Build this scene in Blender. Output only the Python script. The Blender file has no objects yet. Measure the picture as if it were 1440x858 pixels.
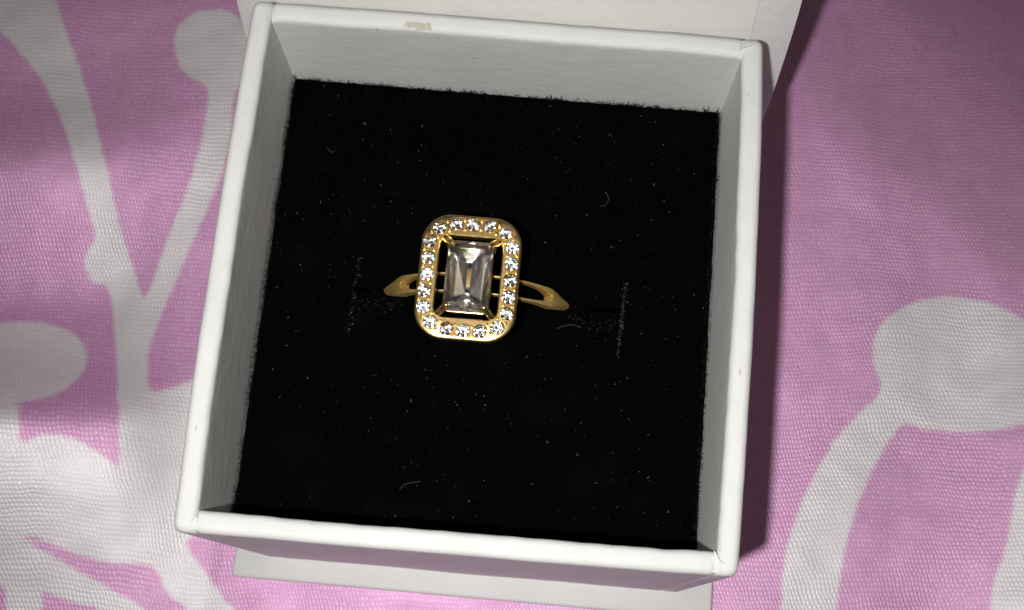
import bpy, bmesh, math, random
import numpy as np
from mathutils import Matrix, Vector, noise

random.seed(7)
MM = 0.001
scene = bpy.context.scene

# ------------------------------------------------------------------ camera
# rows of the camera matrix: right, down, forward (world x right, y to the hinge, z up), millimetres
R_CAM = np.array([[0.99601264, 0.08894774, -0.00686441], [0.08456025, -0.96579911, -0.24511557], [-0.02843212, 0.24355775, -0.96946956]])
C_CAM = np.array([6.4347, -31.4573, 156.8792])
F_PX = 1800.274
cam_data = bpy.data.cameras.new('camera')
cam = bpy.data.objects.new('camera', cam_data)
scene.collection.objects.link(cam)
cam_data.sensor_width = 36.0
cam_data.lens = F_PX / 1440.0 * 36.0
cam_data.clip_start = 0.005
cam_data.clip_end = 20.0
_m = Matrix.Identity(4)
for i in range(3):
    _m[i][0] = R_CAM[0][i]; _m[i][1] = -R_CAM[1][i]; _m[i][2] = -R_CAM[2][i]
    _m[i][3] = C_CAM[i] * MM
cam.matrix_world = _m
cam_data.dof.use_dof = True
cam_data.dof.focus_distance = 0.122
cam_data.dof.aperture_fstop = 80.0
scene.camera = cam

# ------------------------------------------------------------------ world: dim room around the phone's light
world = bpy.data.worlds.new('World')
scene.world = world
world.use_nodes = True
bg = world.node_tree.nodes['Background']
bg.inputs['Color'].default_value = (1.0, 0.95, 0.9, 1)
bg.inputs['Strength'].default_value = 0.028

# ------------------------------------------------------------------ the phone's flash, a small disc beside the lens
flash_data = bpy.data.lights.new('phone_flash', 'AREA')
flash_data.shape = 'DISK'
flash_data.size = 0.0045
flash_data.energy = 0.082
flash_data.color = (1.0, 0.985, 0.955)
flash_data.spread = math.radians(108)
flash = bpy.data.objects.new('phone_flash', flash_data)
scene.collection.objects.link(flash)
flash.location = (-0.0086, -0.0440, 0.180)
flash.rotation_euler = (Vector((0.004, -0.009, 0.02)) - flash.location).to_track_quat('-Z', 'Y').to_euler()

# ------------------------------------------------------------------ added dim, warm light far above, for glints in stones and gold
lamp_data = bpy.data.lights.new('added_glint_light', 'AREA')
lamp_data.shape = 'DISK'
lamp_data.size = 0.35
lamp_data.energy = 0.6
lamp_data.color = (1.0, 0.86, 0.68)
lamp = bpy.data.objects.new('added_glint_light', lamp_data)
scene.collection.objects.link(lamp)
lamp.location = (0.30, 0.62, 1.7)
lamp.rotation_euler = (Vector((0, 0, 0)) - lamp.location).to_track_quat('-Z', 'Y').to_euler()

# ------------------------------------------------------------------ renderer
scene.view_settings.view_transform = 'Standard'
scene.view_settings.look = 'None'
scene.view_settings.exposure = 0.0
scene.view_settings.gamma = 1.0
scene.view_settings.use_curve_mapping = False
cy = scene.cycles
cy.max_bounces = 20
cy.diffuse_bounces = 4
cy.glossy_bounces = 8
cy.transmission_bounces = 18
cy.caustics_reflective = True
cy.caustics_refractive = True
cy.blur_glossy = 0.0
cy.sample_clamp_indirect = 150.0
cy.use_adaptive_sampling = False
cy.use_denoising = True
try:
    cy.denoiser = 'OPENIMAGEDENOISE'
    cy.denoising_input_passes = 'RGB_ALBEDO_NORMAL'
    cy.denoising_prefilter = 'ACCURATE'
except Exception:
    pass

# ------------------------------------------------------------------ helpers
def ray(u, v):
    return R_CAM.T @ np.array([(u - 720) / F_PX, (v - 429) / F_PX, 1.0])

def on_plane(u, v, z):
    """photo pixel -> point (mm) on the level z"""
    d = ray(u, v)
    return C_CAM + d * (z - C_CAM[2]) / d[2]

class NT:
    """tiny node-tree helper"""
    def __init__(self, name):
        self.mat = bpy.data.materials.new(name)
        self.mat.use_nodes = True
        self.t = self.mat.node_tree
        self.t.nodes.clear()
        self.out = self.t.nodes.new('ShaderNodeOutputMaterial')
        self.x = 0
    def node(self, kind, **kw):
        n = self.t.nodes.new(kind)
        for k, v in kw.items():
            setattr(n, k, v)
        return n
    def link(self, a, b):
        self.t.links.new(a, b)
    def put(self, sock, v):
        if hasattr(v, 'is_linked') or hasattr(v, 'links'):
            self.link(v, sock)
        else:
            sock.default_value = v
    def math(self, op, a, b=None, c=None, clamp=False):
        n = self.node('ShaderNodeMath', operation=op)
        n.use_clamp = clamp
        self.put(n.inputs[0], a)
        if b is not None: self.put(n.inputs[1], b)
        if c is not None: self.put(n.inputs[2], c)
        return n.outputs[0]
    def mix(self, f, a, b):
        n = self.node('ShaderNodeMix', data_type='RGBA')
        self.put(n.inputs[0], f)
        self.put(n.inputs[6], a if hasattr(a, 'links') else (*a, 1))
        self.put(n.inputs[7], b if hasattr(b, 'links') else (*b, 1))
        return n.outputs[2]
    def smooth(self, v, lo, hi):
        n = self.node('ShaderNodeMapRange', interpolation_type='SMOOTHSTEP')
        self.put(n.inputs[0], v)
        n.inputs[1].default_value = lo; n.inputs[2].default_value = hi
        return n.outputs[0]
    def noise(self, vec, scale, detail=2.0, rough=0.5):
        n = self.node('ShaderNodeTexNoise')
        if vec is not None: self.link(vec, n.inputs['Vector'])
        n.inputs['Scale'].default_value = scale
        n.inputs['Detail'].default_value = detail
        n.inputs['Roughness'].default_value = rough
        return n.outputs['Fac']
    def geo(self):
        return self.node('ShaderNodeNewGeometry').outputs['Position']
    def scale(self, vec, s):
        n = self.node('ShaderNodeVectorMath', operation='MULTIPLY')
        self.link(vec, n.inputs[0]); n.inputs[1].default_value = s
        return n.outputs[0]
    def bump(self, h, dist, strength=1.0):
        n = self.node('ShaderNodeBump')
        n.inputs['Strength'].default_value = strength
        n.inputs['Distance'].default_value = dist
        self.link(h, n.inputs['Height'])
        return n.outputs[0]
    def principled(self, **kw):
        p = self.node('ShaderNodeBsdfPrincipled')
        for k, v in kw.items():
            key = k.replace('_', ' ')
            if isinstance(v, tuple): v = (*v, 1)
            self.put(p.inputs[key], v)
        self.link(p.outputs[0], self.out.inputs['Surface'])
        return p

# ------------------------------------------------------------------ materials
def paper_material(name, base, warm, grain_dir):
    m = NT(name)
    pos = m.scale(m.geo(), (1000, 1000, 1000))           # millimetres
    big = m.noise(pos, 0.12, 3)
    fibre = m.noise(m.scale(pos, grain_dir), 1.0, 4, 0.6)
    fine = m.noise(pos, 9.0, 3, 0.6)
    mottled = m.math('ADD', m.math('MULTIPLY', big, 0.6), m.math('MULTIPLY', fibre, 0.4))
    col = m.mix(m.smooth(mottled, 0.3, 0.7), tuple(c * 0.93 for c in base), base)
    col = m.mix(m.math('MULTIPLY', m.smooth(big, 0.5, 0.75), 0.5), col, warm)
    # scuffs and specks of dirt
    scuff = m.noise(m.scale(pos, (grain_dir[0] * 1.2, grain_dir[1] * 1.2, grain_dir[2] * 1.2)), 0.9, 2, 0.4)
    mask = m.math('MULTIPLY', m.smooth(scuff, 0.75, 0.82), 0.55)
    col = m.mix(mask, col, (0.22, 0.21, 0.20))
    spk = m.node('ShaderNodeTexVoronoi'); m.link(pos, spk.inputs['Vector']); spk.inputs['Scale'].default_value = 0.33
    sep = m.node('ShaderNodeSeparateColor'); m.link(spk.outputs['Color'], sep.inputs[0])
    dot = m.math('LESS_THAN', spk.outputs['Distance'], m.math('MULTIPLY', sep.outputs[0], 0.045))
    dot = m.math('MULTIPLY', dot, m.math('GREATER_THAN', sep.outputs[1], 0.55))
    col = m.mix(m.math('MULTIPLY', dot, 0.75), col, (0.10, 0.09, 0.08))
    h = m.math('ADD', m.math('ADD', m.math('MULTIPLY', fine, 0.6), m.math('MULTIPLY', fibre, 0.9)), m.math('MULTIPLY', m.noise(pos, 0.55, 2), 1.6))
    m.principled(Base_Color=col, Roughness=0.62, Specular_IOR_Level=0.35, Normal=m.bump(h, 0.00008, 0.42))
    return m.mat

M_PAPER_X = paper_material('white_paper_grain_along_x', (0.83, 0.83, 0.82), (0.80, 0.79, 0.76), (0.35, 2.2, 2.2))
M_PAPER_Y = paper_material('white_paper_grain_along_y', (0.83, 0.83, 0.82), (0.80, 0.79, 0.76), (2.2, 0.35, 2.2))
M_CREAM = paper_material('cream_liner_paper', (0.89, 0.885, 0.85), (0.86, 0.84, 0.775), (0.5, 1.5, 1.5))

def board_material():
    m = NT('torn_grey_beige_board')
    pos = m.scale(m.geo(), (1000, 1000, 1000))
    n = m.noise(pos, 5.0, 4, 0.65)
    col = m.mix(m.smooth(n, 0.35, 0.65), (0.52, 0.49, 0.40), (0.72, 0.69, 0.61))
    m.principled(Base_Color=col, Roughness=0.85, Specular_IOR_Level=0.2, Normal=m.bump(n, 0.00012, 0.8))
    return m.mat
M_BOARD = board_material()

def velvet_material():
    m = NT('black_velvet')
    pos = m.scale(m.geo(), (1000, 1000, 1000))
    n = m.noise(pos, 6.0, 4, 0.7)
    nap = m.noise(pos, 0.16, 3)
    col = m.mix(m.smooth(n, 0.3, 0.8), (0.0010, 0.0011, 0.0014), (0.0030, 0.0032, 0.0038))
    col = m.mix(m.math('MULTIPLY', m.smooth(nap, 0.45, 0.75), 0.5), col, (0.0040, 0.0042, 0.0052))
    m.principled(Base_Color=col, Roughness=1.0, Specular_IOR_Level=0.0, Normal=m.bump(n, 0.0003, 0.8))
    return m.mat
M_VELVET = velvet_material()

def plain(name, col, rough, spec=0.5, metal=0.0):
    m = NT(name)
    pos = m.scale(m.geo(), (1000, 1000, 1000))
    n = m.noise(pos, 3.0, 3)
    c = m.mix(n, tuple(x * 0.85 for x in col), tuple(min(1, x * 1.15) for x in col))
    m.principled(Base_Color=c, Roughness=rough, Specular_IOR_Level=spec, Metallic=metal)
    return m.mat
M_FIBRE = plain('black_pile_fibre', (0.004, 0.004, 0.005), 0.7, 0.15)
M_PILE = plain('black_velvet_pile', (0.0035, 0.0036, 0.0044), 0.45, 0.22)
M_LINT = plain('pale_lint', (0.30, 0.31, 0.33), 0.7, 0.3)
M_LINT_DIM = plain('grey_lint', (0.05, 0.051, 0.058), 0.8, 0.2)

def gold_material(name, rough, col=(0.80, 0.56, 0.22)):
    m = NT(name)
    pos = m.scale(m.geo(), (1000, 1000, 1000))
    n = m.noise(pos, 4.0, 4, 0.6)
    s = m.noise(pos, 0.9, 3)
    c = m.mix(s, tuple(x * 0.9 for x in col), col)
    r = m.math('ADD', rough * 0.75, m.math('MULTIPLY', n, rough * 0.5))
    m.principled(Base_Color=c, Metallic=1.0, Roughness=r, Normal=m.bump(n, 0.00003, 0.6))
    return m.mat
M_GOLD = gold_material('polished_gold', 0.18, (0.88, 0.62, 0.25))
M_GOLD_BAND = gold_material('satin_gold_shank', 0.52, (1.0, 0.74, 0.28))
M_GOLD_CAST = gold_material('cast_gold', 0.31, (0.96, 0.67, 0.27))

def crystal_material(name, ior, fire, frost, soft, share, tint=(0.985, 0.985, 1.0)):
    """clear stone: polished facets that split colours a little, with a worn, slightly hazy share that spreads the light it throws back"""
    m = NT(name)
    def glass(i, r, c):
        g = m.node('ShaderNodeBsdfGlass')
        g.inputs['IOR'].default_value = i
        g.inputs['Roughness'].default_value = r
        g.inputs['Color'].default_value = (*c, 1)
        return g.outputs[0]
    def add(p, q):
        n = m.node('ShaderNodeAddShader'); m.link(p, n.inputs[0]); m.link(q, n.inputs[1])
        return n.outputs[0]
    sharp = add(add(glass(ior - fire, frost, (0.99, 0, 0)), glass(ior, frost, (0, 0.99, 0))), glass(ior + fire * 1.3, frost, (0, 0, 1.0)))
    mx = m.node('ShaderNodeMixShader'); mx.inputs[0].default_value = share
    m.link(sharp, mx.inputs[1]); m.link(glass(ior, soft, tint), mx.inputs[2])
    m.link(mx.outputs[0], m.out.inputs['Surface'])
    return m.mat
M_CRYSTAL = crystal_material('clear_zirconia', 2.15, 0.015, 0.04, 0.16, 0.62, (1.0, 0.98, 0.95))
M_BRILLIANT = crystal_material('clear_small_brilliants', 2.15, 0.012, 0.05, 0.19, 0.36, (1.0, 0.975, 0.935))

def fabric_material():
    m = NT('printed_satin')
    pos = m.scale(m.geo(), (1000, 1000, 1000))
    sep = m.node('ShaderNodeSeparateXYZ'); m.link(pos, sep.inputs[0])
    wob = m.node('ShaderNodeTexNoise'); m.link(pos, wob.inputs['Vector'])
    wob.inputs['Scale'].default_value = 0.035; wob.inputs['Detail'].default_value = 2.0
    wsep = m.node('ShaderNodeSeparateColor'); m.link(wob.outputs['Color'], wsep.inputs[0])
    jit = m.node('ShaderNodeTexNoise'); m.link(pos, jit.inputs['Vector'])
    jit.inputs['Scale'].default_value = 0.45; jit.inputs['Detail'].default_value = 3.0
    jsep = m.node('ShaderNodeSeparateColor'); m.link(jit.outputs['Color'], jsep.inputs[0])
    x, y = sep.outputs[0], sep.outputs[1]
    # raised floats of the weave: slanted grains in wandering rows, about 0.55 x 0.7 mm apart, over fine vertical threads
    a = math.radians(3.0)
    xr = m.math('ADD', m.math('MULTIPLY', x, math.cos(a)), m.math('MULTIPLY', y, math.sin(a)))
    yr = m.math('ADD', m.math('MULTIPLY', x, -math.sin(a)), m.math('MULTIPLY', y, math.cos(a)))
    v = m.math('ADD', m.math('MULTIPLY', yr, 1 / 0.57), m.math('ADD', m.math('MULTIPLY', wsep.outputs[1], 9.0), m.math('MULTIPLY', jsep.outputs[1], 1.3)))
    u = m.math('ADD', m.math('ADD', m.math('MULTIPLY', xr, 1 / 0.45), m.math('MULTIPLY', v, 0.42)), m.math('ADD', m.math('MULTIPLY', wsep.outputs[0], 9.0), m.math('MULTIPLY', jsep.outputs[0], 1.5)))
    fu, fv = m.math('FLOOR', u), m.math('FLOOR', v)
    pi = math.pi
    su = m.math('POWER', m.math('ABSOLUTE', m.math('SINE', m.math('MULTIPLY', u, pi))), 1.3)
    sv = m.math('POWER', m.math('ABSOLUTE', m.math('SINE', m.math('MULTIPLY', v, pi))), 0.9)
    thread = m.math('MULTIPLY_ADD', m.math('SINE', m.math('MULTIPLY', u, 4 * pi)), 0.06, 0.10)
    h = m.math('ADD', m.math('MULTIPLY', su, sv), thread)
    # per-crossing variation
    cell = m.node('ShaderNodeCombineXYZ'); m.link(fu, cell.inputs[0]); m.link(fv, cell.inputs[1])
    wn = m.node('ShaderNodeTexWhiteNoise', noise_dimensions='3D'); m.link(cell.outputs[0], wn.inputs['Vector'])
    slub = m.noise(m.scale(pos, (0.5, 3.5, 1)), 0.7, 3, 0.6)
    # the print: signed distance in mm, carried by the mesh
    att = m.node('ShaderNodeAttribute', attribute_name='print_distance')
    edge = m.noise(pos, 1.1, 3, 0.6)
    d = m.math('ADD', att.outputs['Fac'], m.math('MULTIPLY_ADD', edge, 0.7, -0.35))
    d = m.math('ADD', d, m.math('MULTIPLY_ADD', wn.outputs['Value'], 0.24, -0.12))
    grey = m.smooth(d, 0.40, -0.40)
    pink = (0.73, 0.345, 0.635)
    pink_hi = (0.95, 0.66, 0.86)
    gr = (0.82, 0.78, 0.81)
    gr_hi = (0.98, 0.95, 0.97)
    hi = m.math('MULTIPLY', m.smooth(h, 0.35, 1.05), m.math('MULTIPLY_ADD', wn.outputs['Value'], 0.65, 0.12))
    c1 = m.mix(hi, pink, pink_hi)
    c2 = m.mix(hi, gr, gr_hi)
    tone = m.noise(pos, 0.06, 3)
    c1 = m.mix(m.math('MULTIPLY', m.smooth(slub, 0.45, 0.75), 0.25), c1, (0.62, 0.31, 0.53))
    c2 = m.mix(m.math('MULTIPLY', m.smooth(slub, 0.45, 0.75), 0.25), c2, (0.68, 0.64, 0.665))
    col = m.mix(grey, c1, c2)
    hb = m.math('ADD', h, m.math('MULTIPLY', slub, 0.35))
    fade = m.math('MULTIPLY_ADD', m.smooth(m.noise(pos, 0.07, 2), 0.35, 0.65), 0.65, 0.35)
    nrm = m.bump(m.math('MULTIPLY', hb, fade), 0.00010, 0.40)
    p = m.principled(Base_Color=col, Roughness=0.5, Specular_IOR_Level=0.5, Normal=nrm)
    g = m.node('ShaderNodeBsdfAnisotropic'); g.inputs['Roughness'].default_value = 0.60
    m.link(m.mix(0.18, col, (1.0, 0.95, 0.98)), g.inputs['Color']); m.link(nrm, g.inputs['Normal'])
    mx = m.node('ShaderNodeMixShader'); mx.inputs[0].default_value = 0.42
    m.link(p.outputs[0], mx.inputs[1]); m.link(g.outputs[0], mx.inputs[2])
    m.link(mx.outputs[0], m.out.inputs['Surface'])
    return m.mat
M_FABRIC = fabric_material()

# ------------------------------------------------------------------ mesh helpers (input in mm, world coordinates)
def link(o):
    scene.collection.objects.link(o)
    return o

def mesh_from(name, verts, faces, mat, smooth=False):
    me = bpy.data.meshes.new(name)
    me.from_pydata([tuple(float(c) * MM for c in v) for v in verts], [], [list(map(int, f)) for f in faces])
    me.materials.append(mat)
    if smooth:
        for p in me.polygons: p.use_smooth = True
    me.update()
    return me

def world_loc(o):
    v = Vector((0, 0, 0))
    while o is not None:
        v = v + o.location
        o = o.parent
    return v

def part(name, verts, faces, mat, parent=None, smooth=False, origin=None):
    """one mesh object; verts are world millimetres"""
    o = bpy.data.objects.new(name, None)
    verts = np.asarray(verts, float)
    if origin is None:
        origin = (verts.min(0) + verts.max(0)) / 2
    origin = np.asarray(origin, float)
    me = mesh_from(name, verts - origin, faces, mat, smooth)
    o = bpy.data.objects.new(name, me)
    link(o)
    w = Vector(origin * MM)
    if parent is not None:
        o.parent = parent
        o.location = w - world_loc(parent)
    else:
        o.location = w
    return o

def thing(name, label, cat, loc):
    e = bpy.data.objects.new(name, None)
    e.empty_display_size = 0.005
    link(e)
    e.location = Vector(loc) * MM
    e['label'] = label; e['category'] = cat
    return e

def bm_data(bm):
    bm.verts.ensure_lookup_table(); bm.verts.index_update()
    v = [tuple(x.co) for x in bm.verts]; f = [[q.index for q in p.verts] for p in bm.faces]
    bm.free()
    return v, f

def hull(points):
    bm = bmesh.new()
    for p in points: bm.verts.new(p)
    r = bmesh.ops.convex_hull(bm, input=bm.verts)
    junk = [g for g in r['geom_interior'] if isinstance(g, bmesh.types.BMVert)]
    if junk: bmesh.ops.delete(bm, geom=junk, context='VERTS')
    bmesh.ops.dissolve_limit(bm, angle_limit=0.002, verts=bm.verts, edges=bm.edges)
    bmesh.ops.recalc_face_normals(bm, faces=bm.faces)
    return bm_data(bm)

def loft(rings, cap=True):
    """rings: list of equal-length point lists, closed round"""
    n = len(rings[0]); V = []; F = []
    for r in rings: V.extend(r)
    for i in range(len(rings) - 1):
        for j in range(n):
            k = (j + 1) % n
            F.append((i * n + j, i * n + k, (i + 1) * n + k, (i + 1) * n + j))
    if cap:
        F.append(tuple(reversed(range(n))))
        F.append(tuple((len(rings) - 1) * n + j for j in range(n)))
    return V, F

def tube(path, radii, n=10, flat=1.0, up=(0, 0, 1)):
    """round tube with rounded ends along a path"""
    P = [np.array(p, float) for p in path]; R_ = list(radii)
    t0 = P[1] - P[0]; t0 /= np.linalg.norm(t0); t1 = P[-1] - P[-2]; t1 /= np.linalg.norm(t1)
    PP = []; RR = []
    for a in (80, 50, 22):
        s = math.radians(a); PP.append(P[0] - t0 * R_[0] * math.sin(s) * 0.9); RR.append(R_[0] * math.cos(s))
    PP += P; RR += R_
    for a in (22, 50, 80):
        s = math.radians(a); PP.append(P[-1] + t1 * R_[-1] * math.sin(s) * 0.9); RR.append(R_[-1] * math.cos(s))
    rings = []
    for i, p in enumerate(PP):
        a = PP[max(0, i - 1)]; b = PP[min(len(PP) - 1, i + 1)]
        t = b - a; t /= np.linalg.norm(t)
        s = np.cross(t, up)
        if np.linalg.norm(s) < 1e-4: s = np.cross(t, (1, 0, 0))
        s /= np.linalg.norm(s); q = np.cross(s, t)
        rings.append([p + RR[i] * (math.cos(2 * math.pi * k / n) * s + flat * math.sin(2 * math.pi * k / n) * q) for k in range(n)])
    return loft(rings)

def join(chunks):
    V = []; F = []
    for v, f in chunks:
        o = len(V); V.extend([tuple(map(float, p)) for p in v]); F.extend([tuple(i + o for i in q) for q in f])
    return V, F

def nz(x, y, z=0.0, s=1.0):
    return noise.noise(Vector((x * s, y * s, z * s + 3.7)))

# ================================================================== THE SETTING: printed satin under the box
Z_FAB = -1.5      # mm, level of the cloth under the box

def catmull(pts, n=5):
    P = [np.array(p, float) for p in pts]; out = []; N = len(P)
    for i in range(N):
        a, b, c, d = P[i - 1], P[i], P[(i + 1) % N], P[(i + 2) % N]
        for k in range(n):
            t = k / n
            out.append(0.5 * ((2 * b) + (-a + c) * t + (2 * a - 5 * b + 4 * c - d) * t * t + (-a + 3 * b - 3 * c + d) * t ** 3))
    return np.array(out)

# outlines of the print, photo pixels, laid on the level of the cloth
GREY = [
    # forked branch with the round bud hidden in part by the box, growing out of the large pale patch
    [(-60, -40), (60, -40), (78, 0), (95, 50), (112, 95), (128, 150), (145, 215), (160, 280), (175, 340), (190, 385), (203, 420),
     (218, 387), (240, 325), (262, 270), (280, 210), (289, 165), (292, 125), (273, 112), (254, 95), (246, 70), (248, 45), (262, 25),
     (290, 14), (325, 18), (350, 45), (348, 90), (328, 140), (325, 190), (308, 255), (275, 330), (250, 390), (228, 440), (212, 482),
     (208, 512), (212, 549), (240, 545), (262, 538), (330, 520), (380, 600), (360, 700), (300, 742), (262, 760), (285, 800), (310, 835), (335, 880),
     (300, 960), (100, 980), (-80, 960), (-140, 800), (-110, 640), (-60, 590), (0, 572), (26, 574), (28, 621), (60, 612), (100, 615), (130, 631), (150, 645), (166, 657),
     (167, 600), (165, 540), (162, 480), (158, 430), (149, 403), (130, 395), (118, 372), (125, 350), (133, 330), (120, 280), (105, 225), (85, 165),
     (60, 115), (30, 75), (0, 45), (-60, 10)],
    # oval leaf on the far left
    [(-60, 480), (-30, 463), (0, 455), (30, 452), (70, 456), (100, 468), (117, 485), (122, 505), (115, 525), (98, 543), (75, 556), (40, 564), (0, 572), (-60, 575), (-90, 530)],
    # round bud on a curved stem, right of the box
    [(1228, 490), (1232, 470), (1245, 450), (1270, 432), (1305, 420), (1340, 417), (1380, 423), (1410, 433), (1440, 450), (1485, 485), (1495, 540), (1470, 585), (1440, 597),
     (1400, 605), (1350, 607), (1300, 603), (1272, 596), (1255, 615), (1230, 655), (1210, 700), (1195, 745), (1183, 800), (1176, 858), (1170, 940), (1180, 1010), (1110, 1020), (1094, 940),
     (1098, 858), (1102, 800), (1112, 750), (1130, 700), (1155, 650), (1185, 605), (1220, 571), (1238, 547), (1230, 515)],
    # pale shape at the right margin
    [(1450, 650), (1430, 688), (1422, 730), (1414, 770), (1400, 812), (1392, 858), (1388, 930), (1430, 990), (1520, 1000), (1600, 900), (1580, 760), (1520, 660)],
    # the pattern goes on outside the picture
    [(1560, 120), (1620, 60), (1700, 70), (1740, 140), (1700, 210), (1640, 240), (1600, 330), (1590, 430), (1540, 430), (1560, 310), (1590, 220), (1560, 180)],
    [(-240, 120), (-180, 90), (-130, 130), (-120, 200), (-150, 260), (-140, 340), (-120, 420), (-170, 430), (-200, 330), (-210, 250), (-250, 190)],
    [(1180, -220), (1260, -240), (1330, -200), (1330, -130), (1270, -90), (1210, -110), (1150, -80), (1120, -120), (1160, -160)],
    [(120, -260), (200, -300), (280, -260), (290, -180), (220, -140), (160, -160), (120, -90), (70, -100), (110, -180)],
    [(700, 960), (780, 930), (860, 960), (870, 1040), (800, 1090), (740, 1080), (640, 1180), (590, 1160), (690, 1050)],
]
PINK = [
    [(33, 752), (50, 755), (80, 768), (120, 783), (150, 791), (205, 794), (219, 803), (230, 824), (243, 842), (262, 858), (262, 930), (225, 900), (202, 857), (183, 844), (156, 828), (128, 812), (103, 799), (80, 785), (46, 766)],
    [(55, 828), (80, 838), (110, 849), (137, 858), (150, 900), (90, 920), (56, 880), (60, 843)],
    [(-40, 800), (0, 824), (7, 835), (9, 860), (5, 920), (-50, 910)],
]
def to_cloth(poly, rnd=True):
    q = catmull(poly, 4) if rnd else np.array(poly, float)
    return np.array([on_plane(u, v, Z_FAB)[:2] for u, v in q])

def sdf(poly, P):
    d2 = np.full(len(P), 1e18); inside = np.zeros(len(P), bool)
    n = len(poly)
    for i in range(n):
        a = poly[i]; b = poly[(i + 1) % n]
        e = b - a; w = P - a
        t = np.clip((w @ e) / max(e @ e, 1e-12), 0, 1)
        q = w - t[:, None] * e
        d2 = np.minimum(d2, (q * q).sum(1))
        c1 = (a[1] <= P[:, 1]) & (b[1] > P[:, 1]) | (b[1] <= P[:, 1]) & (a[1] > P[:, 1])
        den = (b[1] - a[1]) if abs(b[1] - a[1]) > 1e-12 else 1e-12
        xi = a[0] + (P[:, 1] - a[1]) / den * e[0]
        inside ^= c1 & (P[:, 0] < xi)
    d = np.sqrt(d2)
    return np.where(inside, -d, d)

def cloth_height(X, Y):
    """folds of the cloth, mm; flat under the box"""
    def fold(px, py, ang, length, width, h, front=None):
        a = math.radians(ang); c, s = math.cos(a), math.sin(a)
        U = (X - px) * c + (Y - py) * s; V = -(X - px) * s + (Y - py) * c
        width = width if front is None else np.where(V > 0, width, front)
        return h * np.exp(-(V / width) ** 2) * np.exp(-(U / length) ** 2)
    Z = np.zeros_like(X)
    Z += fold(-76, -16.0, 6, 34, 7.8, 14.0, 17.0)        # swell lower left; its far side lies in the dark band
    Z += fold(-70, 4, 4, 30, 6.0, -2.0)
    Z += fold(-70, 19, 14, 28, 8.0, 3.6)
    Z += fold(-76, 52, 20, 30, 9.0, -2.0)
    Z += fold(-30, -47, 10, 20, 6.0, 3.6)
    Z += fold(70, -16, 84, 40, 10.0, 5.0)        # roll along the right margin
    Z += fold(86, 86, -40, 80, 32.0, -20.0)      # falls away towards the far right
    Z += fold(48, 32, -35, 22, 7.0, 0.7)
    Z += fold(52, -20, 55, 22, 6.0, 0.6)
    Z += fold(100, -60, 30, 50, 14, 4.0) + fold(-110, 70, -30, 50, 14, 4.0) + fold(0, 105, 5, 70, 12, 3.5) + fold(10, -85, -8, 60, 12, 4.0)
    ramp = lambda v, a, b: np.clip((v - a) / (b - a), 0, 1) ** 2 * (3 - 2 * np.clip((v - a) / (b - a), 0, 1))
    ox = np.maximum(np.abs(X) - 30.5, 0); oy = np.maximum(np.maximum(-29.5 - Y, Y - 28.0), 0)
    off = ramp(np.sqrt(ox * ox + oy * oy), 0.0, 14.0)
    return Z_FAB + Z * off

def axis(lo, hi, a, b, fine, coarse):
    L = list(np.arange(lo, hi + 1e-6, fine)); x = hi
    st = fine
    while x < b: st = min(coarse, st * 1.25); x += st; L.append(x)
    x = lo; st = fine
    while x > a: st = min(coarse, st * 1.25); x -= st; L.insert(0, x)
    return np.array(L)
gx = axis(-82, 82, -190, 190, 0.7, 3.0); gy = axis(-48, 70, -170, 190, 0.7, 3.0)
GX, GY = np.meshgrid(gx, gy)
GZ = cloth_height(GX, GY)
for i_ in range(GX.shape[0]):
    for j_ in range(0, GX.shape[1]):
        xx, yy = GX[i_, j_], GY[i_, j_]
        if abs(xx) > 31 or yy < -30 or yy > 29:
            GZ[i_, j_] += 0.35 * nz(xx, yy, 0, 0.09) + 0.10 * nz(xx, yy, 5, 0.35)
cv = np.stack([GX.ravel(), GY.ravel(), GZ.ravel()], 1)
nx_, ny_ = len(gx), len(gy)
idx = np.arange(nx_ * ny_).reshape(ny_, nx_)
cf = np.stack([idx[:-1, :-1].ravel(), idx[:-1, 1:].ravel(), idx[1:, 1:].ravel(), idx[1:, :-1].ravel()], 1)
cloth = part('bedsheet', cv, cf, M_FABRIC, None, True, origin=(0, 0, Z_FAB))
cloth['kind'] = 'structure'
cloth['label'] = 'pink satin bedsheet printed with pale grey branches and buds'
cloth['category'] = 'bedsheet'
P2 = (C_CAM + (cv - C_CAM) * ((Z_FAB - C_CAM[2]) / (cv[:, 2:3] - C_CAM[2])))[:, :2]   # photo outlines were taken on the level cloth
D = np.full(len(P2), 1e9)
for g in GREY: D = np.minimum(D, sdf(to_cloth(g), P2))
for g in PINK: D = np.maximum(D, -sdf(to_cloth(g), P2))
at = cloth.data.attributes.new('print_distance', 'FLOAT', 'POINT')
at.data.foreach_set('value', np.clip(D, -6, 6).astype(np.float32))

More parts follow.
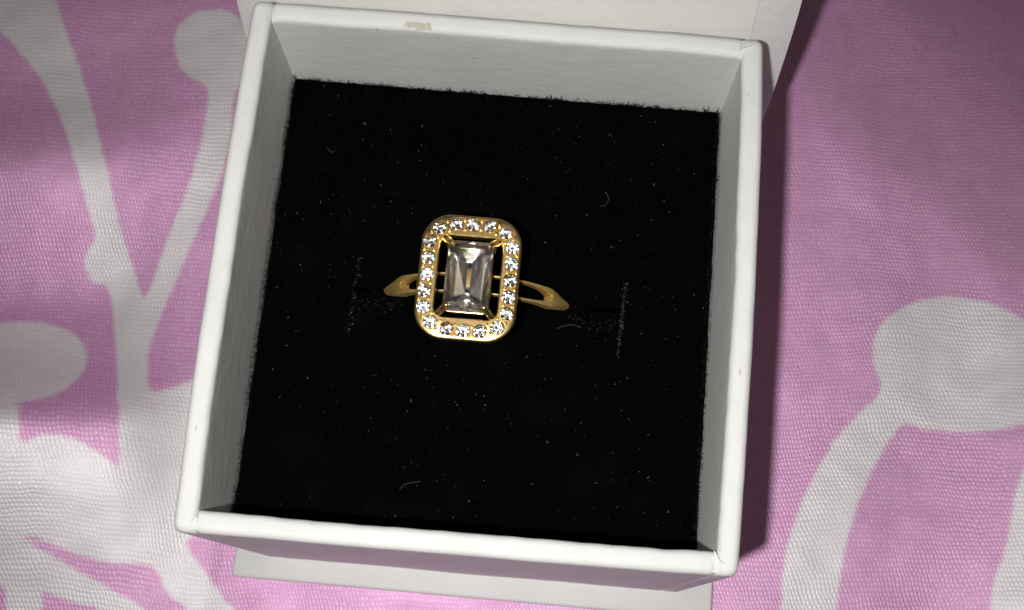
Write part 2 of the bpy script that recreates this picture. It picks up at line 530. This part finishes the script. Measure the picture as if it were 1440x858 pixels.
# ================================================================== THE BOX
H = 43.05          # rim above the base panel
box = thing('jewelry_box', 'small white cardboard ring box standing open on pink satin', 'box', (0, 0, Z_FAB))
RIM = dict(FL=(-24.92, -25.90), FR=(24.85, -25.45), BR=(25.08, 25.75), BL=(-24.90, 25.75))
BASE = dict(FL=(-25.0, -25.75), FR=(24.95, -25.6), BR=(25.0, 25.7), BL=(-25.0, 25.7))
T = 2.05
PROFILE = [(0, 0.0)]
def wall_profile():
    """(depth from outer face, height from the top) going up outside, over the rounded rim, down inside"""
    pr = [(0.0, -H), (0.0, -30.0), (0.0, -18.0), (0.0, -9.0), (0.0, -4.0), (0.0, -2.0), (0.0, -1.2)]
    r1 = 0.74
    for a in range(0, 91, 15):
        t = math.radians(a); pr.append((r1 - r1 * math.cos(t), -r1 + r1 * math.sin(t)))
    r2 = 0.70
    for a in range(0, 91, 15):
        t = math.radians(a); pr.append((T - r2 + r2 * math.sin(t), -r2 + r2 * math.cos(t)))
    pr += [(T, -1.3), (T, -2.4), (T, -5.0), (T, -9.0), (T, -14.0), (T, -22.0), (T, -32.0), (T, -H)]
    return pr
PROF = wall_profile()

def wall(name, a, b, s0, s1, bow, dz, seed, mat):
    """wall between corners a and b; s0/s1 = mm trimmed from the ends"""
    ra, rb = np.array(RIM[a]), np.array(RIM[b]); ba, bb = np.array(BASE[a]), np.array(BASE[b])
    L = np.linalg.norm(rb - ra); d = (rb - ra) / L
    nrm = np.array([-d[1], d[0]])            # points inwards for counter-clockwise order
    ends = [0, 0.03, 0.1, 0.22, 0.4, 0.62, 0.9, 1.25, 1.7]
    stops = [s0 + e for e in ends] + list(np.linspace(s0 + 2.4, L - s1 - 2.4, 58)) + [L - s1 - e for e in reversed(ends)]
    rings = []
    for s in stops:
        t = s / L
        ring = []
        endr = 0.0
        de = min(s - s0, L - s1 - s)
        q_ = max(0.0, 1 - de / 0.9)
        rnd = 0.75 * (1 - math.sqrt(max(0.0, 1 - q_ * q_))) if (s0 == 0) else 0.22 * max(0.0, 1 - de / 0.45) ** 2
        for (n_, h_) in PROF:
            hh = (h_ + H) / H
            base = ba + (bb - ba) * t; rim = ra + (rb - ra) * t
            p = base + (rim - base) * hh
            p = p - nrm * bow * math.sin(math.pi * min(max(t, 0), 1)) * hh ** 2
            wob = 0.16 * nz(s * 0.085, seed, h_ * 0.05) + 0.05 * nz(s * 0.4, seed + 9, h_ * 0.2)
            z = H + h_ + dz
            nn = n_
            if h_ > -3:
                k = (1 + h_ / 3)
                z += (0.17 * nz(s * 0.075, seed + 20) + 0.06 * nz(s * 0.5, seed + 31) + 0.025 * nz(s * 1.7, seed + 33, n_)) * k
                z -= rnd * k
                if n_ > T / 2:                       # the paper turns in loosely: soft uneven inner edge
                    nn = n_ + (0.24 * nz(s * 0.09, seed + 40) + 0.09 * nz(s * 0.6, seed + 44) + 0.03 * nz(s * 2.1, seed + 46)) * k
                    z -= 0.10 * k
            nn += (0.75 * rnd if n_ < T / 2 else -0.05 * rnd)
            q = p + nrm * (nn + wob * 0.6)
            ring.append((q[0], q[1], z))
        rings.append(ring)
    V, F = loft(rings)
    # loft() closes the profile along the bottom as well
    return part(name, V, F, mat, box, True)

def smooth_by_angle(o, deg=40):
    me = o.data
    bm = bmesh.new(); bm.from_mesh(me)
    for e in bm.edges:
        if len(e.link_faces) == 2 and e.calc_face_angle(0) > math.radians(deg): e.smooth = False
    bm.to_mesh(me); bm.free()

walls = [wall('front_wall', 'FL', 'FR', 2.00, 2.00, 0.05, -0.05, 1.3, M_PAPER_X),
         wall('side_wall', 'FR', 'BR', 0.0, 0.0, 0.42, 0.10, 7.1, M_PAPER_Y),
         wall('back_wall', 'BR', 'BL', 2.00, 2.00, 0.10, -0.02, 12.9, M_PAPER_X),
         wall('side_wall', 'BL', 'FL', 0.0, 0.0, 0.42, 0.10, 19.4, M_PAPER_Y)]
for w_ in walls: smooth_by_angle(w_)

def slab(name, x0, x1, y0, y1, z0, z1, mat, parent, bev=0.3, sub=10):
    bm = bmesh.new()
    bmesh.ops.create_cube(bm, size=1.0)
    for v in bm.verts:
        v.co = Vector((x0 if v.co.x < 0 else x1, y0 if v.co.y < 0 else y1, z0 if v.co.z < 0 else z1))
    bmesh.ops.bevel(bm, geom=bm.edges[:], offset=bev, segments=3, profile=0.5, affect='EDGES')
    V, F = bm_data(bm)
    o = part(name, V, F, mat, parent, True)
    smooth_by_angle(o, 50)
    return o
slab('tray_bottom', -22.9, 22.9, -23.6, 23.6, 0.05, 1.3, M_PAPER_X, box, 0.1)
slab('base_panel', -28.8, 28.9, -28.45, 27.0, -1.62, 0.02, M_PAPER_X, box, 0.45)

# spine: a bent board that rises behind the tray, creases and goes on into the lid, which leans back onto the cloth
def bent_board(name, path, thick, xl, xr, mat, parent, waviness=0.15, seed=0.0):
    path = [np.array(p, float) for p in path]
    nrm = []
    for i in range(len(path)):
        a = path[max(0, i - 1)]; b = path[min(len(path) - 1, i + 1)]
        t = b - a; t /= np.linalg.norm(t); nrm.append(np.array([t[1], -t[0]]))   # away from the tray
    N = 40; rings = []
    for i in range(N + 1):
        x = xl + (xr - xl) * i / N
        e = min(i, N - i) / 2.0
        th = thick * (0.72 if e == 0 else 1.0)
        ring = []
        for k, p in enumerate(path):
            w = waviness * nz(x * 0.07, k * 0.35, seed)
            q = p + nrm[k] * (w + (thick - th) / 2)
            ring.append((x, q[0], q[1]))
        for k in range(len(path) - 1, -1, -1):
            p = path[k]; w = waviness * nz(x * 0.07, k * 0.35, seed)
            q = p + nrm[k] * (w + th + (thick - th) / 2)
            ring.append((x, q[0], q[1]))
        rings.append(ring)
    V, F = loft(rings)
    o = part(name, V, F, mat, parent, True)
    smooth_by_angle(o, 45)
    return o
spine_path = [(26.55, -0.4), (26.5, 6), (26.5, 14), (26.65, 20), (27.1, 25), (27.9, 29), (28.75, 33), (29.6, 36.5), (30.4, 39.2), (31.1, 41.2)]
bent_board('spine_panel', spine_path, 1.3, -28.8, 28.95, M_PAPER_X, box, 0.10, 2.0)
lid_path = [(31.2, 41.35), (31.7, 41.8), (32.5, 41.9), (33.6, 41.2), (38.6, 36.0), (46.4, 27.6), (55, 18.3), (63.0, 9.6), (71.3, 0.6)]
bent_board('lid_panel', [(y, z) for y, z in lid_path], 1.3, -28.8, 28.95, M_PAPER_X, box, 0.10, 4.0)
liner_path = [(y - 0.24, z + 0.06) for y, z in spine_path[1:]]
bent_board('spine_liner', liner_path, 0.14, -24.6, 24.75, M_CREAM, box, 0.10, 2.0)

# folded paper at the corners of the rim
def fold_patch(corner, pts, mat, h0):
    """small triangular fold of paper lying on the rim; pts = (x, y, height above rim)"""
    top = [(x, y, H + h0 + h) for x, y, h in pts]
    n = len(top)
    bot = [(x, y, z - 0.35) for x, y, z in top]
    V = top + bot
    F = [tuple(range(n))] + [tuple(reversed(range(n, 2 * n)))] + [(i, i + n, (i + 1) % n + n, (i + 1) % n) for i in range(n)]
    bm = bmesh.new()
    vs = [bm.verts.new(v) for v in V]
    for f in F: bm.faces.new([vs[i] for i in f])
    bmesh.ops.recalc_face_normals(bm, faces=bm.faces)
    bmesh.ops.bevel(bm, geom=bm.edges[:], offset=0.05, segments=2, profile=0.5, affect='EDGES')
    V, F = bm_data(bm)
    return part('paper_fold', V, F, mat, box, False)
fold_patch('FL', [(-24.2, -25.6, -0.40), (-22.75, -25.6, -0.28), (-22.75, -24.4, 0.06), (-23.2, -24.75, 0.14)], M_PAPER_X, 0)
fold_patch('FR', [(22.65, -25.25, -0.30), (23.7, -25.2, -0.40), (24.30, -24.75, -0.26), (23.95, -24.45, 0.14), (23.3, -24.2, 0.16), (22.8, -23.5, 0.10), (22.65, -23.3, 0.06)], M_PAPER_X, 0)
fold_patch('BR', [(24.35, 25.35, -0.25), (22.7, 25.45, -0.2), (22.7, 24.3, 0.05), (23.8, 24.8, 0.18)], M_PAPER_X, 0)

# torn patch on the back rim where the board shows
def tear():
    V = []; F = []
    n = 22; m_ = 6
    for i in range(n + 1):
        t = i / n
        x = -9.9 + 2.75 * t
        lo = 24.02 + 0.10 * nz(i * 0.7, 1) + (0.10 if t < 0.45 else 0.0)
        hi = 24.55 + 0.12 * nz(i * 0.6, 8) + 0.14 * t
        if t < 0.06 or t > 0.97: hi = lo + 0.2
        for j in range(m_ + 1):
            y = lo + (hi - lo) * j / m_
            V.append((x, y, 0))
    for i in range(n):
        for j in range(m_):
            a = i * (m_ + 1) + j
            F.append((a, a + m_ + 1, a + m_ + 2, a + 1))
    return V, F
tv, tf = tear()
bw = walls[2]
bpy.context.view_layer.update()
dg = bpy.context.evaluated_depsgraph_get()
from mathutils.bvhtree import BVHTree
bvh = BVHTree.FromPolygons([bw.matrix_world @ v.co for v in bw.data.vertices], [list(p.vertices) for p in bw.data.polygons])
tv2 = []
for x, y, z in tv:
    hit = bvh.ray_cast(Vector((x * MM, y * MM, 0.06)), Vector((0, 0, -1)))
    tv2.append((x, y, hit[0].z / MM + 0.025))
part('torn_patch', tv2, tf, M_BOARD, box, True)

# ================================================================== VELVET CUSHION
ZF = 30.28
XC = 22.72; YB = 23.35; YF = -23.35
SLIT_Y = 0.75
BX_ = -0.98
cushion = thing('ring_cushion', 'black velvet foam cushion filling the white box, slit to hold the ring', 'cushion', (0, 0, 1.35))
def foam():
    st = 0.3
    xs = np.arange(-XC, XC + 1e-6, 2 * XC / 150); ys = np.linspace(YF, YB, 156)
    ys = np.unique(np.concatenate([ys, SLIT_Y + np.array([-0.4, -0.2, -0.1, 0, 0.1, 0.2, 0.4])]))
    V = []; nx, ny = len(xs), len(ys)
    for y in ys:
        for x in xs:
            z = ZF + 0.10 * nz(x * 0.12, y * 0.12) + 0.05 * nz(x * 0.9, y * 0.9, 3)
            if -13.7 < x < 14.0 and not (8.6 < abs(x - BX_) < 11.2):
                z -= 2.2 * math.exp(-((y - SLIT_Y) / 0.16) ** 2) 
            for cx, y0, y1 in ((-13.5, -4.4, 4.2), (13.95, -3.9, 3.7)):
                if y0 < y < y1: z -= 0.45 * math.exp(-((x - cx - 0.02 * y) / 0.28) ** 2)
            e = min(XC - abs(x), YB - y, y - YF)
            xx, yy = x, y
            if e < 0.8:
                z -= 0.45 * (1 - e / 0.8) ** 2
            if e < 0.01:
                xx += 0.10 * nz(x * 2, y * 2, 8) + 0.14 * nz(x * .5, y * .5, 2); yy += 0.10 * nz(y * 2, x * 2, 4)
            V.append((xx, yy, z))
    F = []
    for j in range(ny - 1):
        for i in range(nx - 1):
            a = j * nx + i
            F.append((a, a + 1, a + nx + 1, a + nx))
    loop = [i for i in range(nx)] + [j * nx + nx - 1 for j in range(1, ny)] + [(ny - 1) * nx + i for i in range(nx - 2, -1, -1)] + [j * nx for j in range(ny - 2, 0, -1)]
    b0 = len(V)
    for i in loop: V.append((V[i][0], V[i][1], 1.35))
    n = len(loop)
    for k in range(n):
        q = (k + 1) % n
        F.append((loop[k], b0 + k, b0 + q, loop[q]))
    F.append(tuple(reversed([b0 + k for k in range(n)])))
    return V, F
fv, ff = foam()
part('foam_body', fv, ff, M_VELVET, cushion, True)

def strand(p, d, ln, w, curl, seg=3):
    """thin three-sided fibre"""
    p = np.array(p, float); d = np.array(d, float); d /= np.linalg.norm(d)
    s = np.cross(d, (0.3, 0.2, 1.0)); s /= np.linalg.norm(s); q = np.cross(s, d)
    rings = []
    for i in range(seg + 1):
        t = i / seg
        c = p + d * ln * t + s * curl * ln * t * t
        r = w * (1 - 0.6 * t)
        rings.append([c + r * (math.cos(a) * s + math.sin(a) * q) for a in (0.3, 2.4, 4.5)])
    return loft(rings)

# pile sticking out along the cut edges
ch = []
rnd = random.Random(11)
for k in range(5200):
    side = rnd.random()
    t = rnd.random()
    if side < 0.42:
        y = YF + (YB - YF) * t
        dens = 0.15 + 0.9 * max(0, nz(y * 0.35, 3.1) + 0.2) + (0.9 if abs(y - 9) < 1.6 else 0)
        if rnd.random() > dens: continue
        p = (-XC + rnd.uniform(0.05, 0.30), y, ZF - rnd.uniform(-0.02, 0.5)); d = (-0.10, rnd.gauss(0, 0.6), rnd.uniform(0.4, 1.2))
    elif side < 0.74:
        x = -XC + 2 * XC * t
        dens = 0.2 + 0.7 * max(0, nz(x * 0.35, 13.1) + 0.2)
        if rnd.random() > dens: continue
        p = (x, YB - rnd.uniform(0.05, 0.3), ZF - rnd.uniform(-0.02, 0.4)); d = (rnd.gauss(0, 0.6), 0.1, rnd.uniform(0.3, 1.2))
    elif side < 0.86:
        y = YF + (YB - YF) * t
        p = (XC - rnd.uniform(0.1, 0.5), y, ZF - rnd.uniform(0, 0.4)); d = (1, rnd.gauss(0, 0.5), rnd.uniform(0.2, 1.2))
    else:
        x = -XC + 2 * XC * t
        p = (x, YF + rnd.uniform(0.1, 0.5), ZF - rnd.uniform(0, 0.4)); d = (rnd.gauss(0, 0.5), -1, rnd.uniform(0.2, 1.2))
    ch.append(strand(p, d, rnd.uniform(0.3, 1.15) * (0.55 if side > 0.42 else 1.0), rnd.uniform(0.018, 0.045), rnd.gauss(0, 0.35)))
V_, F_ = join(ch)
pf = part('pile_fringe', V_, F_, M_FIBRE, cushion, False)
pf['kind'] = 'stuff'

# short pile over the top: tiny blades leaning every way
rp = np.random.RandomState(4)
NP_ = 60000
px_ = rp.uniform(-XC + 0.1, XC - 0.1, NP_); py_ = rp.uniform(YF + 0.1, YB - 0.1, NP_)
lean = rp.normal(0, 0.45, (NP_, 2)); ln_ = rp.uniform(0.12, 0.34, NP_); wd = rp.uniform(0.010, 0.022, NP_); an = rp.uniform(0, 2 * np.pi, NP_)
base_ = np.stack([px_, py_, np.full(NP_, ZF - 0.06)], 1)
side_ = np.stack([np.cos(an) * wd, np.sin(an) * wd, np.zeros(NP_)], 1)
dir_ = np.stack([lean[:, 0], lean[:, 1], np.ones(NP_)], 1); dir_ /= np.linalg.norm(dir_, axis=1)[:, None]
PV = np.stack([base_ - side_, base_ + side_, base_ + dir_ * ln_[:, None]], 1).reshape(-1, 3)
PF_ = np.arange(NP_ * 3).reshape(-1, 3)
pile = part('velvet_pile', PV, PF_, M_PILE, cushion, False)
pile['kind'] = 'stuff'

# ================================================================== RING
RC = np.array([-1.46, 0.70])             # centre of the setting (x, y)
BR_ = 10.55                              # outer radius of the band
BZ = 36.25 - BR_                         # centre height of the band
BX = -0.98
ring = thing('halo_ring', 'gold ring with rectangular clear centre stone in a halo of small brilliants', 'ring', (BX, SLIT_Y, BZ - BR_))

def band():
    """shank opened into two thin rails; the gap stands in for a dark reflection"""
    XL, XR = -8.45, 6.65                         # where the shaped opening starts, mm (world x)
    aL = math.asin((XL - BX) / (BR_ - 0.2)); aR = math.asin((XR - BX) / (BR_ - 0.2))
    am, ah = (aL + aR) / 2, (aR - aL) / 2
    N = 200
    def hw_at(a):
        d = math.degrees(abs(math.atan2(math.sin(a), math.cos(a))))
        k = min(1.0, max(0.0, (d - 44) / 24.0)); k = k * k * (3 - 2 * k)
        return 0.98 - 0.55 * k
    def section(a, w0, w1, dome, th=1.2):
        """closed section spanning w0..w1 across the band"""
        prof = []
        c = (w0 + w1) / 2; h = (w1 - w0) / 2
        for k in range(9):
            s = -1 + 2 * k / 8
            prof.append((BR_ - dome * s * s - (0.07 if abs(s) == 1 else 0), c + s * h))
        prof += [(BR_ - dome - 0.35, w1 + 0.0), (BR_ - th + 0.12, w1 - 0.02)]
        for k in range(5):
            s = 1 - 2 * k / 4
            prof.append((BR_ - th + 0.03 * s * s, c + s * h * 0.85))
        prof += [(BR_ - th + 0.12, w0 + 0.02), (BR_ - dome - 0.35, w0 - 0.0)]
        sn, cs = math.sin(a), math.cos(a)
        return [(BX + r * sn, SLIT_Y + w, BZ + r * cs) for r, w in prof]
    chunks = []
    # solid shank, round the back from aR to aL
    rings = []
    for i in range(N + 1):
        a = aR + (2 * math.pi - 2 * ah) * i / N
        h = hw_at(a)
        rings.append(section(a, -h, h, 0.03 + 0.30 * min(1.0, max(0.0, (0.98 - h) / 0.30))))
    chunks.append(loft(rings))
    # two rails over the top; lens-shaped gap added to imitate a dark reflection on the gold
    for sgn in (-1, 1):
        rings = []
        for i in range(81):
            t = -1 + 2 * i / 80
            a = am + ah * t * 1.02
            h = hw_at(a)
            g = 0.80 * (1 - min(1.0, abs(t)) ** 4) ** 0.6
            th = 0.72 + 0.48 * min(1.0, abs(t)) ** 5
            rings.append(section(a, g, h, 0.03, th) if sgn > 0 else section(a, -h, -g, 0.03, th))
        chunks.append(loft(rings))
    # solid bridge between the rails under the stone
    a0 = math.asin((RC[0] - 1.75 - BX) / BR_); a1 = math.asin((RC[0] + 1.75 - BX) / BR_)
    rings = []
    for i in range(13):
        a = a0 + (a1 - a0) * i / 12
        rings.append(section(a, -0.82, 0.82, 0.03))
    chunks.append(loft([[tuple(np.array(p) - np.array([0, 0, 0.06])) for p in r] for r in rings]))
    return join(chunks)
bv_, bf_ = band()
bo = part('band', bv_, bf_, M_GOLD_BAND, ring, True)
smooth_by_angle(bo, 38)

HT = 38.40      # top of the halo
def rrect(hx, hy, r, n=10):
    pts = []
    for cx, cy_, a0 in ((hx - r, hy - r, 0), (-hx + r, hy - r, 90), (-hx + r, -hy + r, 180), (hx - r, -hy + r, 270)):
        for k in range(n + 1):
            a = math.radians(a0 + 90 * k / n)
            pts.append((cx + r * math.cos(a), cy_ + r * math.sin(a)))
    return pts
STONES = [(-3.22, 4.72), (-1.64, 5.24), (-0.02, 5.27), (1.60, 5.24), (3.22, 4.72), (4.0, 3.29), (4.05, 1.66), (4.03, 0.0), (4.03, -1.66), (4.0, -3.29),
          (3.22, -4.72), (1.60, -5.22), (0.02, -5.28), (-1.58, -5.22), (-3.19, -4.70), (-4.0, -3.29), (-4.05, -1.68), (-4.0, -0.03), (-4.03, 1.63), (-4.05, 3.26)]
SR = 0.67       # radius of an accent stone
def halo_mesh():
    n = 12
    prof = [  # (inset from the outer outline, z, use inner?)
        ('o', 0.30, -1.25), ('o', 0.06, -0.9), ('o', 0.0, -0.35), ('o', 0.07, -0.10), ('o', 0.24, 0.0),
        ('i', 0.14, 0.0), ('i', 0.03, -0.08), ('i', 0.0, -0.25), ('i', 0.02, -0.9), ('i', 0.25, -1.25)]
    loops = []
    for kind, ins, z in prof:
        if kind == 'o': pts = rrect(4.90 - ins, 6.22 - ins, 2.9 - ins, n)
        else: pts = rrect(3.03 + ins, 4.05 + ins, 1.0 + ins, n)
        loops.append([(RC[0] + x, RC[1] + y, HT + z) for x, y in pts])
    m_ = len(loops[0]); V = []; F = []
    for l in loops: V.extend(l)
    L = len(loops)
    for i in range(L):
        for j in range(m_):
            k = (j + 1) % m_; q = (i + 1) % L
            F.append((i * m_ + j, i * m_ + k, q * m_ + k, q * m_ + j))
    bm = bmesh.new()
    vs = [bm.verts.new(v) for v in V]
    for f in F: bm.faces.new([vs[i] for i in f])
    bmesh.ops.recalc_face_normals(bm, faces=bm.faces)
    return bm_data(bm)
def cutter_mesh():
    ch = []
    for x, y in STONES:
        rings = []
        for r, z in ((0.22, -0.95), (0.45, -0.60), (SR + 0.01, -0.20), (SR + 0.05, 0.5)):
            rings.append([(RC[0] + x + r * math.cos(2 * math.pi * k / 20), RC[1] + y + r * math.sin(2 * math.pi * k / 20), HT + z) for k in range(20)])
        ch.append(loft(rings))
    return join(ch)
hv, hf = halo_mesh(); cvv, cff = cutter_mesh()
def _tmp(v, f):
    o = bpy.data.objects.new('tmp', mesh_from('tmp', np.array(v) * 100 - np.array([RC[0], RC[1], HT]) * 100, f, M_GOLD_CAST)); link(o); return o
a_ = _tmp(hv, hf); b_ = _tmp(cvv, cff)
md = a_.modifiers.new('holes', 'BOOLEAN'); md.operation = 'DIFFERENCE'; md.object = b_; md.solver = 'EXACT'
bpy.context.view_layer.update()
dg = bpy.context.evaluated_depsgraph_get()
me_ = bpy.data.meshes.new_from_object(a_.evaluated_get(dg))
hv2 = np.array([tuple(v.co) for v in me_.vertices]) / MM / 100 + np.array([RC[0], RC[1], HT])
hf2 = [tuple(p.vertices) for p in me_.polygons]
for o_ in (a_, b_): bpy.data.objects.remove(o_, do_unlink=True)
# grains of gold raised between the stones to hold them
beads = []
rb = random.Random(5)
for i in range(len(STONES)):
    p = np.array(STONES[i]); q = np.array(STONES[(i + 1) % len(STONES)])
    c = (p + q) / 2; t = q - p; t /= np.linalg.norm(t); nn = np.array([-t[1], t[0]])
    for s in (-1, 1):
        w = c + nn * s * rb.uniform(0.40, 0.50) + t * rb.uniform(-0.05, 0.05)
        r = rb.uniform(0.15, 0.20)
        beads.append(tube([(RC[0] + w[0], RC[1] + w[1], HT - 0.15), (RC[0] + w[0], RC[1] + w[1], HT + rb.uniform(0.05, 0.12))], [r, r * 0.9], 7, up=(1, 0, 0)))
HV, HF = join([(hv2, hf2)] + beads)
halo = part('halo_frame', HV, HF, M_GOLD_CAST, ring, True)
smooth_by_angle(halo, 32)

def brilliant(R_):
    pts = []
    for k in range(8):
        a = math.radians(45 * k); pts.append((R_ * 0.56 * math.cos(a), R_ * 0.56 * math.sin(a), R_ * 0.34))
        b = math.radians(45 * k + 22.5); pts.append((R_ * 0.80 * math.cos(b), R_ * 0.80 * math.sin(b), R_ * 0.205))
        pts.append((R_ * 0.30 * math.cos(a), R_ * 0.30 * math.sin(a), -R_ * 0.63))
    for k in range(16):
        a = math.radians(22.5 * k)
        pts.append((R_ * math.cos(a), R_ * math.sin(a), R_ * 0.03)); pts.append((R_ * math.cos(a), R_ * math.sin(a), -R_ * 0.03))
    pts.append((0, 0, -R_ * 0.86))
    return hull(pts)
sv_, sf_ = brilliant(SR)
s_mesh = mesh_from('accent_stone', sv_, sf_, M_BRILLIANT)
rs = random.Random(3)
for x, y in STONES:
    o = bpy.data.objects.new('accent_stone', s_mesh); link(o)
    o.parent = halo
    o.location = Vector((RC[0] + x, RC[1] + y, HT + 0.02)) * MM - world_loc(halo)
    o.rotation_euler = (rs.gauss(0, 0.09), rs.gauss(0, 0.09), rs.uniform(0, 6.28))

# centre stone: long rectangle with clipped corners, stepped crown and deep pavilion
GZ_ = 38.62
def octo(hx, hy, c, z):
    return [(sx * (hx - (c if k else 0)), sy * (hy - (0 if k else c)), z) for sx in (-1, 1) for sy in (-1, 1) for k in (0, 1)]
pts = octo(2.22, 3.50, 0.42, 0.05) + octo(2.22, 3.50, 0.42, -0.05) + octo(1.92, 3.15, 0.36, 0.42) + octo(1.52, 2.62, 0.28, 0.68)
# pavilion: 45 degree ends, side facets broken into two steps, narrow keel
for sx in (-1, 1):
    pts += [(sx * 0.20, -1.52, -2.10), (sx * 0.20, 1.50, -1.92)]
    for sy in (-1, 1):
        pts += [(sx * 1.34, sy * 2.10, -0.98)]
    pts += [(sx * 1.33, 0.15, -0.98)]
cv_, cf_ = hull(pts)
cs_ = part('centre_stone', [(RC[0] + x, RC[1] + 0.0 + y, GZ_ + z) for x, y, z in cv_], cf_, M_CRYSTAL, ring, False)

# four claws, from the halo's inner corners to the corners of the stone, and their stems down to the band
for sx in (-1, 1):
    for sy in (-1, 1):
        P_ = lambda x, y, z: (RC[0] + sx * x, RC[1] + sy * y, z)
        c1 = tube([P_(2.78, 3.86, HT - 0.50), P_(2.50, 3.68, HT - 0.24), P_(2.20, 3.42, HT + 0.12), P_(2.02, 3.26, HT + 0.46), P_(1.80, 3.06, HT + 0.66)],
                  [0.42, 0.42, 0.38, 0.30, 0.22], 12)
        c2 = tube([P_(2.35, 3.5, HT - 0.25), P_(1.9, 2.6, HT - 1.4), P_(1.2, 0.75, 36.1)], [0.33, 0.3, 0.3], 10)
        V, F = join([c1, c2])
        part('claw', V, F, M_GOLD, ring, True)
# gallery rail under the stone
def rail():
    hx, hy, z, r = 2.12, 3.40, HT - 0.55, 0.15
    path = rrect(hx, hy, 0.5, 5)
    n = len(path); rings = []
    for i in range(n + 1):
        x, y = path[i % n]; a = np.array(path[(i - 1) % n]); b = np.array(path[(i + 1) % n])
        t = b - a; t /= np.linalg.norm(t); s = np.array([t[1], -t[0]])
        rings.append([(RC[0] + x + s[0] * r * math.cos(q), RC[1] + y + s[1] * r * math.cos(q), z + 1.4 * r * math.sin(q)) for q in [2 * math.pi * k / 8 for k in range(8)]])
    V, F = loft(rings, cap=False)
    return V, F
V, F = rail()
part('gallery_rail', V, F, M_GOLD, ring, True)

# ================================================================== LINT on the velvet
def lint_bit(x, y, ln, w, ang, lift=0.06):
    d = (math.cos(ang), math.sin(ang), rl.uniform(-0.05, 0.35))
    return strand((x, y, ZF + 0.12 + lift), d, ln, w, rl.gauss(0, 0.5), 2)
rl = random.Random(21)
ch = []; ch2 = []
def free(x, y):
    return not (abs(x - RC[0]) < 4.6 and abs(y - RC[1]) < 5.6)
for k in range(1300):
    x = rl.uniform(-XC + 0.4, XC - 0.4); y = rl.uniform(YF + 0.4, YB - 0.4)
    if not free(x, y): continue
    if nz(x * 0.12, y * 0.12, 6) < rl.uniform(-0.75, 0.35): continue
    big = rl.random() ** 3
    b = lint_bit(x, y, 0.04 + 0.24 * big, 0.008 + 0.018 * rl.random(), rl.uniform(0, 6.28), rl.uniform(0.0, 0.12))
    (ch if rl.random() < 0.30 else ch2).append(b)
for cx, y0, y1, n in ((-13.5, -4.5, 4.1, 90), (13.95, -4.3, 3.7, 200)):
    for k in range(n):
        y = rl.uniform(y0, y1)
        x = cx + 0.03 * y + rl.gauss(0, 0.13)
        b = lint_bit(x, y, rl.uniform(0.05, 0.22), rl.uniform(0.012, 0.026), 1.5 + rl.gauss(0, 0.5), -0.02)
        (ch if rl.random() < 0.08 else ch2).append(b)
for k in range(130):
    x = rl.choice((-1, 1)) * rl.uniform(8.5, 13.4) ; y = -0.6 + rl.gauss(0, 0.5) - 0.12 * abs(abs(x) - 9)
    ch2.append(lint_bit(x, y, rl.uniform(0.05, 0.25), rl.uniform(0.012, 0.024), rl.uniform(0, 6.28), 0.02))
V, F = join(ch)
lo_ = part('lint', V, F, M_LINT, None, False)
lo_['kind'] = 'stuff'; lo_['label'] = 'pale specks of lint scattered over the black velvet'; lo_['category'] = 'lint'
V, F = join(ch2)
lo2 = part('dust', V, F, M_LINT_DIM, None, False)
lo2['kind'] = 'stuff'; lo2['label'] = 'faint grey dust clinging to the velvet along the slit ends'; lo2['category'] = 'dust'

def hair(pts, w, label):
    P_ = [on_plane(u, v, ZF + 0.26) for u, v in pts]
    q = []
    for i in range(len(P_) - 1):
        a = P_[max(0, i - 1)]; b = P_[i]; c = P_[i + 1]; d = P_[min(len(P_) - 1, i + 2)]
        for k in range(4):
            t = k / 4
            q.append(0.5 * ((2 * b) + (-a + c) * t + (2 * a - 5 * b + 4 * c - d) * t * t + (-a + 3 * b - 3 * c + d) * t ** 3))
    q.append(P_[-1])
    V, F = tube(q, [w] * len(q), 5)
    o = part('fibre', V, F, M_LINT_DIM if w < 0.015 else M_LINT_HAIR, None, True)
    o['label'] = label; o['category'] = 'fibre'; o['group'] = 'loose fibres on the velvet'
M_LINT_HAIR = plain('loose_fibre', (0.075, 0.075, 0.08), 0.6, 0.4)
hair([(851, 270), (856, 279), (852, 288), (844, 290)], 0.020, 'short hooked pale fibre lying on the velvet toward the back wall')
hair([(783, 462), (795, 458), (806, 457), (817, 461)], 0.020, 'wavy pale fibre on the velvet just in front of the band end')
hair([(562, 688), (570, 681), (580, 679), (591, 677)], 0.020, 'slightly curved pale fibre on the velvet near the front wall')
hair([(460, 208), (466, 214), (471, 212)], 0.020, 'tiny curved pale fibre on the velvet near the back corner')
